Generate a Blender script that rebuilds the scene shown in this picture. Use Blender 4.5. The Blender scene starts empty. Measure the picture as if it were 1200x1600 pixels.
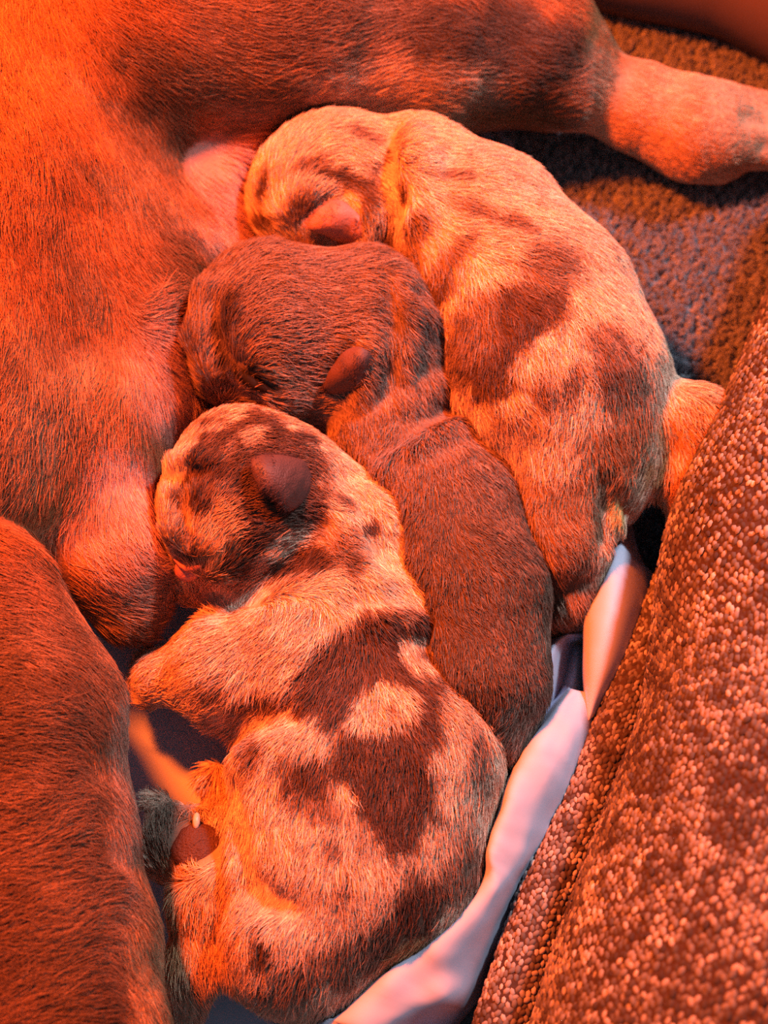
import bpy, math, random
import numpy as np
from mathutils import Vector

# ------------------------------------------------------------------ camera
random.seed(7)
RNG = np.random.default_rng(11)
SC = bpy.context.scene
COL = SC.collection
W, H = 1200.0, 1600.0
TILT = math.radians(24)
DIST = 0.52
VFOV = math.radians(39.0)
FPX = (H / 2) / math.tan(VFOV / 2)
TGT = np.array([0.0, 0.0, 0.04])
CAM = TGT + DIST * np.array([0.0, -math.sin(TILT), math.cos(TILT)])
RIGHT = np.array([1.0, 0, 0])
UP = np.array([0.0, math.cos(TILT), math.sin(TILT)])
FWD = np.array([0.0, math.sin(TILT), -math.cos(TILT)])

cd = bpy.data.cameras.new('camera')
cam = bpy.data.objects.new('camera', cd)
COL.objects.link(cam)
cam.location = CAM
cam.rotation_euler = (TILT, 0, 0)
cd.sensor_fit = 'VERTICAL'
cd.sensor_height = 24.0
cd.sensor_width = 18.0
cd.angle_y = VFOV
cd.lens = 12.0 / math.tan(VFOV / 2)
cd.clip_start = 0.01
cd.dof.use_dof = True
cd.dof.focus_distance = 0.470
cd.dof.aperture_fstop = 6.5
SC.camera = cam

# ------------------------------------------------------------------ light
SC.view_settings.view_transform = 'Standard'
SC.view_settings.look = 'None'
SC.view_settings.gamma = 1.0
SC.view_settings.use_curve_mapping = False
SC.view_settings.exposure = 0.0
wd = bpy.data.worlds.new('world')
SC.world = wd
wd.use_nodes = True
bg = wd.node_tree.nodes['Background']
bg.inputs['Color'].default_value = (0.50, 0.66, 0.78, 1)
bg.inputs['Strength'].default_value = 0.17


def aim(o, loc, tgt):
    o.location = loc
    o.rotation_euler = (Vector(tgt) - Vector(loc)).to_track_quat('-Z', 'Y').to_euler()


def lamp(name, kind, loc, tgt, power, color, **kw):
    ld = bpy.data.lights.new(name, kind)
    ld.energy = power
    ld.color = color
    for k, v in kw.items():
        setattr(ld, k, v)
    o = bpy.data.objects.new(name, ld)
    COL.objects.link(o)
    aim(o, loc, tgt)
    return o


# the red heat lamp hanging over the left of the bed
lamp('heat_lamp', 'SPOT', (-0.235, 0.20, 0.56), (0.0, 0.0, 0.03), 66.0, (1.0, 0.118, 0.006),
     spot_size=math.radians(120), spot_blend=0.8, shadow_soft_size=0.04)
# a cool white room lamp on the right
lamp('room_lamp', 'SPOT', (0.60, 0.58, 1.05), (0.110, 0.045, 0.04), 54.0, (0.80, 0.93, 1.0),
     spot_size=math.radians(26), spot_blend=0.9, shadow_soft_size=0.05)

SC.cycles.max_bounces = 6
SC.cycles.diffuse_bounces = 3
SC.cycles.use_denoising = False
SC.cycles_curves.shape = 'RIBBONS'
SC.cycles_curves.subdivisions = 2


# ------------------------------------------------------------------ helpers
def ray(px, py):
    d = FWD + RIGHT * ((px - W / 2) / FPX) + UP * ((H / 2 - py) / FPX)
    return d


def P(px, py, z):
    """point of the photograph at a height above the bed, in metres"""
    d = ray(px, py)
    t = (z - CAM[2]) / d[2]
    return CAM + d * t


def depth(p):
    return (np.asarray(p) - CAM) @ FWD


def proj(pts):
    q = pts - CAM
    d = q @ FWD
    return W / 2 + FPX * (q @ RIGHT) / d, H / 2 - FPX * (q @ UP) / d, d


def L(rpx, p):
    return rpx * depth(p) / FPX


def hsh(i, j, k, seed):
    n = (i * 374761393 + j * 668265263 + k * 2147483647 + seed * 974634777) & 0xFFFFFFFF
    n = ((n ^ (n >> 13)) * 1274126177) & 0xFFFFFFFF
    n = ((n ^ (n >> 16)) * 2246822519) & 0xFFFFFFFF
    return ((n ^ (n >> 15)) & 0xFFFFFF).astype(np.float64) / float(0xFFFFFF)


def noise(p, scale, seed=0):
    """smooth value noise, -1..1; scale = size of a feature in metres"""
    q = p / scale
    b = np.floor(q)
    f = q - b
    f = f * f * (3 - 2 * f)
    b = b.astype(np.int64)
    out = 0
    for dx in (0, 1):
        for dy in (0, 1):
            for dz in (0, 1):
                w = (f[:, 0] if dx else 1 - f[:, 0]) * (f[:, 1] if dy else 1 - f[:, 1]) * (f[:, 2] if dz else 1 - f[:, 2])
                out = out + w * hsh(b[:, 0] + dx, b[:, 1] + dy, b[:, 2] + dz, seed)
    return out * 2 - 1


def nrm(v):
    return v / np.maximum(np.linalg.norm(v, axis=-1, keepdims=True), 1e-9)


# ---- signed distance primitives
def d_cone(p, a, b, ra, rb):
    ba = b - a
    l2 = float(ba @ ba)
    if l2 < 1e-10:
        return np.linalg.norm(p - a, axis=1) - max(ra, rb)
    t = np.clip(((p - a) @ ba) / l2, 0, 1)
    q = p - a - t[:, None] * ba
    return np.sqrt((q * q).sum(1)) - (ra + (rb - ra) * (t * t * (3 - 2 * t)))


def d_ell(p, c, r, R):
    q = (p - c) @ R
    k0 = np.sqrt(((q / r) ** 2).sum(1))
    k1 = np.sqrt(((q / (r * r)) ** 2).sum(1))
    return k0 * (k0 - 1.0) / np.maximum(k1, 1e-9)


def smin(a, b, k):
    if k <= 0:
        return np.minimum(a, b)
    h = np.maximum(k - np.abs(a - b), 0) / k
    return np.minimum(a, b) - h * h * k * 0.25


def smax(a, b, k):
    return -smin(-a, -b, k)


class Field:
    """a soft union of balls, tapered limbs and ellipsoids, with grooves"""

    def __init__(self):
        self.items = []
        self.lo = np.array([1e9] * 3)
        self.hi = -self.lo

    def grow(self, c, r):
        self.lo = np.minimum(self.lo, c - r)
        self.hi = np.maximum(self.hi, c + r)

    def limb(self, pts, k=0.012):
        """pts: (px, py, radius in px, height)"""
        q = []
        for px, py, r, z in pts:
            c = P(px, py, z)
            rw = L(r, c)
            q.append((c, rw))
            self.grow(c, rw)
        for (a, ra), (b, rb) in zip(q[:-1], q[1:]):
            self.items.append(('c', (a, b, ra, rb), k))
        return self

    def ell(self, px, py, z, rx, ry, rz, ang=0.0, k=0.012, lean=0.0):
        c = P(px, py, z)
        s = L(1.0, c)
        r = np.array([rx * s, ry * s / math.cos(TILT) ** 0.5, rz * s])
        t = math.radians(-ang)
        R = np.array([[math.cos(t), -math.sin(t), 0], [math.sin(t), math.cos(t), 0], [0, 0, 1.0]])
        l = math.radians(lean)
        R = R @ np.array([[math.cos(l), 0, math.sin(l)], [0, 1, 0], [-math.sin(l), 0, math.cos(l)]])
        self.items.append(('e', (c, r, R), k))
        self.grow(c, r.max())
        return self

    def groove(self, pts, r, k=0.004):
        """a crease cut along world points"""
        for a, b in zip(pts[:-1], pts[1:]):
            self.items.append(('g', (np.asarray(a), np.asarray(b), r, r), k))
        return self

    def raw(self, p):
        d = np.full(len(p), 1.0)
        for kind, arg, k in self.items:
            if kind == 's' or kind == 'g':
                a, b, r = arg[0], arg[1], arg[2] + k + 0.006
                m = ((p > np.minimum(a, b) - r) & (p < np.maximum(a, b) + r)).all(1)
                if m.any():
                    q = d_cone(p[m], *arg)
                    d[m] = smin(d[m], q, k) if kind == 's' else smax(d[m], -q, k)
            elif kind == 'c':
                d = smin(d, d_cone(p, *arg), k)
            else:
                d = smin(d, d_ell(p, *arg), k)
        return d


def carve(fld, others, gap=0.0008, floor=0.001, k=0.004):
    def f(p):
        d = fld.raw(p)
        m = d < 0.012
        if others and m.any():
            q, e = p[m], d[m]
            for o in others:
                e = smax(e, -(o(q) - gap), k)
            d[m] = e
        return smax(d, floor - p[:, 2], 0.006)
    return f


def surface_net(f, lo, hi, h):
    n = np.ceil((hi - lo) / h).astype(int) + 1
    ax = [lo[i] + h * np.arange(n[i]) for i in range(3)]
    v = np.empty(n, np.float32)
    X, Y = np.meshgrid(ax[0], ax[1], indexing='ij')
    # slab by slab, to keep memory low
    step = max(1, int(400000 / (n[0] * n[1])))
    for k in range(0, n[2], step):
        zz = ax[2][k:k + step]
        p = np.empty((n[0] * n[1] * len(zz), 3))
        p[:, 0] = np.repeat(X.ravel(), len(zz))
        p[:, 1] = np.repeat(Y.ravel(), len(zz))
        p[:, 2] = np.tile(zz, n[0] * n[1])
        v[:, :, k:k + step] = f(p).reshape(n[0], n[1], len(zz))
    s = v < 0
    c = np.zeros(n - 1, np.int8)
    for dx in (0, 1):
        for dy in (0, 1):
            for dz in (0, 1):
                c += s[dx:n[0] - 1 + dx, dy:n[1] - 1 + dy, dz:n[2] - 1 + dz]
    act = np.argwhere((c > 0) & (c < 8))
    idx = np.full(n - 1, -1, np.int64)
    idx[act[:, 0], act[:, 1], act[:, 2]] = np.arange(len(act))
    acc = np.zeros((len(act), 3))
    cnt = np.zeros(len(act))
    corners = [(x, y, z) for x in (0, 1) for y in (0, 1) for z in (0, 1)]
    for i, a in enumerate(corners):
        for b in corners[i + 1:]:
            if sum(abs(a[j] - b[j]) for j in range(3)) != 1:
                continue
            va = v[act[:, 0] + a[0], act[:, 1] + a[1], act[:, 2] + a[2]].astype(float)
            vb = v[act[:, 0] + b[0], act[:, 1] + b[1], act[:, 2] + b[2]].astype(float)
            m = (va < 0) != (vb < 0)
            t = np.where(m, va / np.where(m, va - vb, 1), 0)
            pa, pb = np.array(a, float), np.array(b, float)
            acc += np.where(m[:, None], pa + t[:, None] * (pb - pa), 0)
            cnt += m
    verts = lo + h * (act + acc / np.maximum(cnt, 1)[:, None])
    quads = []
    for axis in range(3):
        u, w = (axis + 1) % 3, (axis + 2) % 3
        sl0 = [slice(None)] * 3
        sl1 = [slice(None)] * 3
        sl0[axis] = slice(0, n[axis] - 1)
        sl1[axis] = slice(1, n[axis])
        a, b = s[tuple(sl0)], s[tuple(sl1)]
        e = np.argwhere(a != b)
        e = e[(e[:, u] > 0) & (e[:, w] > 0) & (e[:, u] < n[u] - 1) & (e[:, w] < n[w] - 1)]
        flip = b[e[:, 0], e[:, 1], e[:, 2]]
        q = []
        for du, dw in ((0, 0), (-1, 0), (-1, -1), (0, -1)):
            g = e.copy()
            g[:, u] += du
            g[:, w] += dw
            q.append(idx[g[:, 0], g[:, 1], g[:, 2]])
        q = np.stack(q, 1)
        q[flip] = q[flip][:, ::-1]
        quads.append(q)
    return verts, np.concatenate(quads)


def relax(v, q, it=2, lam=0.5):
    e = np.concatenate([q[:, [0, 1]], q[:, [1, 2]], q[:, [2, 3]], q[:, [3, 0]]])
    for _ in range(it):
        s = np.zeros_like(v)
        c = np.zeros(len(v))
        np.add.at(s, e[:, 0], v[e[:, 1]])
        np.add.at(c, e[:, 0], 1)
        np.add.at(s, e[:, 1], v[e[:, 0]])
        np.add.at(c, e[:, 1], 1)
        v = v + lam * (s / c[:, None] - v)
    return v


def mesh_obj(name, v, f, mat, parent=None, col=None, smooth=True):
    me = bpy.data.meshes.new(name)
    f = np.asarray(f)
    me.vertices.add(len(v))
    me.vertices.foreach_set('co', np.asarray(v, np.float32).ravel())
    k = f.shape[1]
    me.loops.add(f.size)
    me.loops.foreach_set('vertex_index', f.astype(np.int32).ravel())
    me.polygons.add(len(f))
    me.polygons.foreach_set('loop_start', np.arange(0, f.size, k, dtype=np.int32))
    me.polygons.foreach_set('loop_total', np.full(len(f), k, np.int32))
    me.update(calc_edges=True)
    me.validate()
    if smooth:
        me.polygons.foreach_set('use_smooth', np.ones(len(me.polygons), bool))
    if col is not None:
        at = me.attributes.new('col', 'FLOAT_COLOR', 'POINT')
        at.data.foreach_set('color', np.concatenate([col, np.ones((len(col), 1))], 1).astype(np.float32).ravel())
    if mat is not None:
        me.materials.append(mat)
    o = bpy.data.objects.new(name, me)
    COL.objects.link(o)
    if parent is not None:
        o.parent = parent
        o.matrix_parent_inverse = PINV.get(parent.name, parent.matrix_world.inverted())
    return o


PINV = {}


def thing(name, label, cat, loc, group=None):
    o = bpy.data.objects.new(name, None)
    o.empty_display_size = 0.02
    COL.objects.link(o)
    o.location = loc
    o['label'] = label
    o['category'] = cat
    if group:
        o['group'] = group
    from mathutils import Matrix
    PINV[o.name] = Matrix.Translation(Vector(loc)).inverted()
    return o


# ------------------------------------------------------------------ materials
def mat_attr(name, rough=0.6, spec=0.25, bump=0.0, scale=900.0, sheen=0.0, sss=0.0):
    m = bpy.data.materials.new(name)
    m.use_nodes = True
    nt = m.node_tree
    b = nt.nodes['Principled BSDF']
    a = nt.nodes.new('ShaderNodeAttribute')
    a.attribute_name = 'col'
    nt.links.new(a.outputs['Color'], b.inputs['Base Color'])
    b.inputs['Roughness'].default_value = rough
    b.inputs['Specular IOR Level'].default_value = spec
    if sheen:
        b.inputs['Sheen Weight'].default_value = sheen
    if bump:
        tc = nt.nodes.new('ShaderNodeTexCoord')
        n = nt.nodes.new('ShaderNodeTexNoise')
        n.inputs['Scale'].default_value = scale
        n.inputs['Detail'].default_value = 4
        bm = nt.nodes.new('ShaderNodeBump')
        bm.inputs['Strength'].default_value = bump
        bm.inputs['Distance'].default_value = 0.001
        nt.links.new(tc.outputs['Object'], n.inputs['Vector'])
        nt.links.new(n.outputs['Fac'], bm.inputs['Height'])
        nt.links.new(bm.outputs['Normal'], b.inputs['Normal'])
    return m


def mat_plain(name, c1, c2, scale, rough=0.6, spec=0.25, bump=0.3, stretch=(1, 1, 1), dist=0.001):
    m = bpy.data.materials.new(name)
    m.use_nodes = True
    nt = m.node_tree
    b = nt.nodes['Principled BSDF']
    tc = nt.nodes.new('ShaderNodeTexCoord')
    mp = nt.nodes.new('ShaderNodeMapping')
    mp.inputs['Scale'].default_value = stretch
    n = nt.nodes.new('ShaderNodeTexNoise')
    n.inputs['Scale'].default_value = scale
    n.inputs['Detail'].default_value = 5
    r = nt.nodes.new('ShaderNodeMix')
    r.data_type = 'RGBA'
    r.inputs['A'].default_value = (*c1, 1)
    r.inputs['B'].default_value = (*c2, 1)
    bm = nt.nodes.new('ShaderNodeBump')
    bm.inputs['Strength'].default_value = bump
    bm.inputs['Distance'].default_value = dist
    nt.links.new(tc.outputs['Object'], mp.inputs['Vector'])
    nt.links.new(mp.outputs['Vector'], n.inputs['Vector'])
    nt.links.new(n.outputs['Fac'], r.inputs['Factor'])
    nt.links.new(r.outputs['Result'], b.inputs['Base Color'])
    nt.links.new(n.outputs['Fac'], bm.inputs['Height'])
    nt.links.new(bm.outputs['Normal'], b.inputs['Normal'])
    b.inputs['Roughness'].default_value = rough
    b.inputs['Specular IOR Level'].default_value = spec
    return m


M_SKIN = mat_attr('coat_skin', 0.7, 0.15, 0.5, 700)
M_HAIR = mat_attr('hair', 0.55, 0.22)
M_WOOL = mat_attr('fleece_pile', 0.9, 0.05)
M_YARN = mat_attr('melange_yarn', 0.85, 0.1)
M_EAR = mat_attr('ear_skin', 0.5, 0.35, 0.35, 1500)
M_NOSE = mat_plain('wet_nose', (0.50, 0.16, 0.15), (0.62, 0.24, 0.22), 900, 0.28, 0.5, 0.4)
M_PAD = mat_plain('paw_pad', (0.06, 0.024, 0.019), (0.13, 0.05, 0.038), 1300, 0.5, 0.4, 0.9)
M_CLAW = mat_plain('claw', (0.62, 0.42, 0.34), (0.72, 0.52, 0.42), 800, 0.35, 0.4, 0.1)
M_EYE = mat_plain('eyelid', (0.012, 0.008, 0.008), (0.022, 0.013, 0.012), 1200, 0.7, 0.08, 0.2)


# ------------------------------------------------------------------ animals: shapes
# front merle puppy
F3 = Field()
F3.ell(525, 1020, .036, 165, 140, 150).ell(572, 1190, .038, 212, 190, 165).ell(552, 1350, .036, 200, 155, 155)
F3.ell(474, 1482, .032, 120, 104, 120).ell(610, 965, .046, 72, 48, 80, -15, 0.008)
F3.limb([(450, 775, 105, .052), (545, 850, 98, .046), (540, 980, 130, .042)], 0.010)
F3.ell(378, 772, .056, 120, 134, 118, 0, 0.010)
F3.limb([(352, 830, 92, .050), (312, 900, 50, .036)], 0.012)
F3.limb([(405, 870, 66, .046), (380, 905, 45, .040)], 0.010)
F3.limb([(480, 1000, 95, .046), (365, 1045, 86, .036), (268, 1056, 48, .030)], 0.010)
for a, b in ((236, 1036), (228, 1060), (240, 1086)):
    F3.limb([(262, 1060, 34, .028), (a, b, 22, .020)], 0.003)
F3.limb([(430, 1470, 85, .040), (385, 1500, 45, .030)], 0.006)
F3.limb([(283, 1615, 22, .018), (312, 1500, 46, .024), (332, 1405, 60, .028), (362, 1295, 30, .026), (338, 1216, 25, .02)], 0.006)
F3.limb([(345, 1395, 46, .026), (405, 1400, 40, .030)], 0.008)
F3.ell(284, 1322, .022, 58, 62, 56, 0, 0.005)
F3.limb([(262, 1290, 26, .02), (250, 1262, 20, .016)], 0.003)

# grey puppy in the middle
F2h = Field()
F2h.ell(420, 515, .058, 122, 134, 118, 0, 0.008).ell(566, 512, .055, 120, 124, 112, 0, 0.014)
F2h.limb([(400, 575, 78, .050), (342, 568, 44, .036)], 0.012)
F2h.limb([(590, 560, 112, .050), (600, 610, 105, .046)], 0.010)
F2h.limb([(470, 610, 60, .050), (420, 620, 40, .044)], 0.010)
F2b = Field()
F2b.limb([(612, 690, 105, .042), (690, 800, 114, .042), (726, 930, 119, .042), (738, 1060, 108, .040), (735, 1150, 85, .034)], 0.012)


class Both(Field):
    def __init__(self, a, b, k):
        self.a, self.b, self.k = a, b, k
        self.lo, self.hi = np.minimum(a.lo, b.lo), np.maximum(a.hi, b.hi)

    def raw(self, p):
        return smin(self.a.raw(p), self.b.raw(p), self.k)


F2 = Both(F2h, F2b, 0.003)

# merle puppy at the back
F1 = Field()
F1.ell(505, 297, .052, 104, 112, 102, 0, 0.008)
F1.limb([(470, 325, 75, .046), (425, 362, 38, .03)], 0.012)
F1.limb([(560, 290, 102, .050), (650, 330, 124, .048), (730, 390, 150, .046), (820, 500, 165, .046), (868, 620, 170, .045), (905, 700, 136, .040)], 0.012)
F1.ell(648, 240, .060, 58, 48, 50, 20, 0.010)
F1.limb([(880, 740, 85, .046), (872, 840, 74, .040), (882, 915, 50, .030), (884, 962, 35, .018)], 0.010)
F1.limb([(1000, 640, 60, .044), (1078, 658, 52, .052), (1076, 740, 38, .046), (1057, 850, 17, .030)], 0.008)
F1.limb([(962, 755, 26, .058), (964, 815, 15, .046)], 0.004)

# the mother
FM = Field()
FM.limb([(-100, -60, 330, .064), (-130, 350, 350, .058), (-120, 700, 300, .056)], 0.02)
FM.limb([(120, 60, 220, .078), (420, 10, 190, .068), (650, 50, 145, .055), (820, 76, 112, .045), (880, 115, 74, .038)], 0.02)
FM.limb([(885, 125, 58, .036), (1000, 170, 62, .026), (1082, 202, 72, .022), (1112, 206, 70, .021)], 0.010)
for t in ([(1120, 160, 32, .024), (1232, 173, 24, .016)], [(1130, 200, 34, .027), (1252, 213, 28, .018)],
          [(1120, 228, 37, .022), (1228, 239, 29, .015)], [(1078, 240, 38, .018), (1126, 264, 25, .011)]):
    FM.limb(t, 0.005)
FM.ell(170, 450, .046, 165, 200, 165, 0, 0.03).ell(300, 405, .026, 130, 95, 110, 0, 0.02)
FM.ell(190, 600, .036, 145, 140, 140, 0, 0.02).ell(350, 285, .036, 105, 95, 90, 0, 0.016)
FM.limb([(110, 700, 130, .056), (176, 860, 80, .050), (200, 946, 56, .040)], 0.016)
FM.limb([(-60, 950, 150, .078), (20, 1120, 165, .072), (40, 1300, 165, .065), (60, 1480, 180, .060), (70, 1650, 195, .058)], 0.004)



def surf(b, px, py, r=7):
    """front-most surface point (and normal) of a body at a point of the photograph"""
    m = np.hypot(b.px - px, b.py - py) < r
    if not m.any():
        i = np.argmin(np.hypot(b.px - px, b.py - py))
        return b.v[i], b.n[i]
    ids = np.nonzero(m)[0]
    i = ids[np.argmin(b.d[ids])]
    near = ids[b.d[ids] < b.d[i] + 0.004]
    w = 1 / (1 + np.hypot(b.px[near] - px, b.py[near] - py))
    return (b.v[near] * w[:, None]).sum(0) / w.sum(), nrm((b.n[near] * w[:, None]).sum(0))


class Lump:
    pass


def coarse(fld, h=0.004):
    b = Lump()
    v, q = surface_net(fld.raw, fld.lo - 0.01, fld.hi + 0.01, h)
    v = relax(v, q, 1)
    fnm = np.cross(v[q[:, 2]] - v[q[:, 0]], v[q[:, 3]] - v[q[:, 1]])
    vn = np.zeros_like(v)
    for j in range(4):
        np.add.at(vn, q[:, j], fnm)
    b.v, b.n = v, nrm(vn)
    b.px, b.py, b.d = proj(v)
    return b


def creases(fld, whole, lines):
    b = coarse(whole)
    for pts, r, k in lines:
        fld.groove([surf(b, x, y, 14)[0] + surf(b, x, y, 14)[1] * r * 0.25 for x, y in pts], r, k)


def ridges(fld, whole, lines):
    b = coarse(whole)
    for pts, r, k in lines:
        q = [surf(b, x, y, 14)[0] - surf(b, x, y, 14)[1] * r * 0.3 for x, y in pts]
        for u, w in zip(q[:-1], q[1:]):
            fld.items.append(('s', (u, w, r, r), k))


ridges(F3, F3, [([(268, 730), (300, 725)], .0045, .005), ([(262, 770), (272, 830)], .004, .005), ([(300, 850), (330, 880)], .006, .006), ([(610, 935), (665, 945)], .006, .010)])
creases(F3, F3, [([(258, 748), (285, 742), (312, 745)], .0022, .004), ([(282, 760), (280, 800), (292, 842)], .0020, .004), ([(276, 872), (296, 884), (318, 880)], .0022, .003),
                 ([(350, 948), (395, 918), (450, 880), (500, 830)], .0032, .007), ([(352, 1146), (400, 1120), (450, 1110)], .004, .008), ([(560, 935), (620, 925), (690, 935)], .003, .008),
                 ([(398, 1382), (420, 1400), (445, 1408)], .0022, .008), ([(362, 1230), (372, 1300), (395, 1375)], .003, .005), ([(545, 745), (600, 850), (640, 900)], .002, .010)])
ridges(F2h, F2h, [([(315, 470), (308, 530), (330, 585)], .0045, .006), ([(400, 605), (440, 632)], .006, .007), ([(610, 440), (640, 490), (640, 560)], .005, .008), ([(585, 545), (575, 610)], .005, .006),
                  ([(556, 672), (620, 640), (690, 598)], .005, .007)])
creases(F2h, F2h, [([(332, 480), (338, 540), (362, 578)], .0022, .005), ([(366, 578), (388, 592), (418, 606)], .0020, .003), ([(600, 430), (612, 500), (606, 560), (598, 620)], .0026, .006),
                   ([(655, 450), (668, 510), (655, 570)], .002, .006), ([(505, 600), (520, 572), (545, 546)], .0024, .003), ([(350, 612), (385, 625), (420, 640)], .002, .004)])
ridges(F2b, F2b, [([(585, 722), (650, 680), (712, 655)], .004, .009)])
creases(F2b, F2b, [([(575, 712), (640, 668), (705, 632)], .0025, .007)])
ridges(F1, F1, [([(620, 210), (645, 250), (655, 330)], .004, .010), ([(585, 330), (578, 380)], .005, .006), ([(450, 330), (480, 300)], .004, .006)])
creases(F1, F1, [([(600, 190), (598, 250), (612, 320), (600, 400)], .0022, .009), ([(484, 350), (505, 322), (530, 308)], .0024, .003),
                 ([(952, 745), (948, 790), (942, 832)], .003, .004), ([(975, 760), (985, 800)], .0025, .004), ([(850, 940), (900, 905)], .003, .006)])
creases(FM, FM, [([(1168, 180), (1200, 187), (1260, 200)], .0034, .0025), ([(1190, 228), (1260, 236)], .0022, .0025)])
f3 = carve(F3, [])
f2 = carve(F2, [f3])
f1 = carve(F1, [f3, f2])
fm = carve(FM, [f3, f2, f1], gap=0.0025, k=0.006)


class Body:
    pass


def build_body(fn, fld, h, name, parent, relax_it=2):
    b = Body()
    v, q = surface_net(fn, fld.lo - 0.01, fld.hi + 0.01, h)
    v = relax(v, q, relax_it)
    e1 = v[q[:, 2]] - v[q[:, 0]]
    e2 = v[q[:, 3]] - v[q[:, 1]]
    fnm = np.cross(e1, e2)
    vn = np.zeros_like(v)
    for j in range(4):
        np.add.at(vn, q[:, j], fnm)
    b.v, b.q, b.n = v, q, nrm(vn)
    b.area = 0.5 * np.linalg.norm(fnm, axis=1)
    b.px, b.py, b.d = proj(v)
    return b


def paint(b, pts, base, marks, seed=0, edge=0.35, nscale=0.006, vary=0.0):
    """coat colour: a base, markings and some painted light and shade laid on the surface as soft blobs round points of the body"""
    c = np.tile(np.array(base, float), (len(pts), 1))
    n1 = noise(pts, nscale, seed) * 0.6 + noise(pts, nscale * 0.4, seed + 1) * 0.5
    for mk in marks:
        px, py, rx, ry, ang, colr = mk[:6]
        soft = mk[6] if len(mk) > 6 else 0.25
        cen, _ = surf(b, px, py)
        s = L(1.0, cen)
        d = pts - cen
        a, u, w = d @ RIGHT / s, -(d @ UP) / s, d @ FWD / s
        t = math.radians(ang)
        x = (a * math.cos(t) + u * math.sin(t)) / rx
        y = (-a * math.sin(t) + u * math.cos(t)) / ry
        z = w / (2.0 * max(rx, ry))
        r = np.sqrt(x * x + y * y + z * z) + n1 * edge
        k = np.clip((1 + soft - r) / (2 * soft), 0, 1)
        k = (k * k * (3 - 2 * k))[:, None]
        c = c * (1 - k) + np.array(colr) * k
    if np.any(vary):
        c = c * (1 + vary * noise(pts, 0.022, seed + 3) + vary * 0.8 * noise(pts, 0.009, seed + 4))[:, None]
    return c


def flow_at(pts, guides):
    """fur direction: weighted mean of guide directions standing on the surface"""
    px, py, _ = proj(pts)
    g = np.array(guides, float)
    dx = px[:, None] - g[None, :, 0]
    dy = py[:, None] - g[None, :, 1]
    w = 1.0 / (dx * dx + dy * dy + 400.0) ** 1.5
    ln = np.hypot(g[:, 2], g[:, 3])
    gx = (w * (g[:, 2] / ln)).sum(1) / w.sum(1)
    gy = (w * (g[:, 3] / ln)).sum(1) / w.sum(1)
    return nrm(gx[:, None] * RIGHT - gy[:, None] * UP)


def hair_obj(name, pts4, rad, col, mat, parent):
    n, k = pts4.shape[:2]
    cu = bpy.data.hair_curves.new(name)
    cu.add_curves([k] * n)
    cu.position_data.foreach_set('vector', pts4.astype(np.float32).ravel())
    ra = cu.attributes.get('radius') or cu.attributes.new('radius', 'FLOAT', 'POINT')
    ra.data.foreach_set('value', rad.astype(np.float32).ravel())
    ca = cu.attributes.new('col', 'FLOAT_COLOR', 'CURVE')
    ca.data.foreach_set('color', np.concatenate([col, np.ones((n, 1))], 1).astype(np.float32).ravel())
    cu.materials.append(mat)
    o = bpy.data.objects.new(name, cu)
    COL.objects.link(o)
    o.parent = parent
    o.matrix_parent_inverse = PINV.get(parent.name, parent.matrix_world.inverted())
    o['kind'] = 'stuff'
    return o


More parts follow.
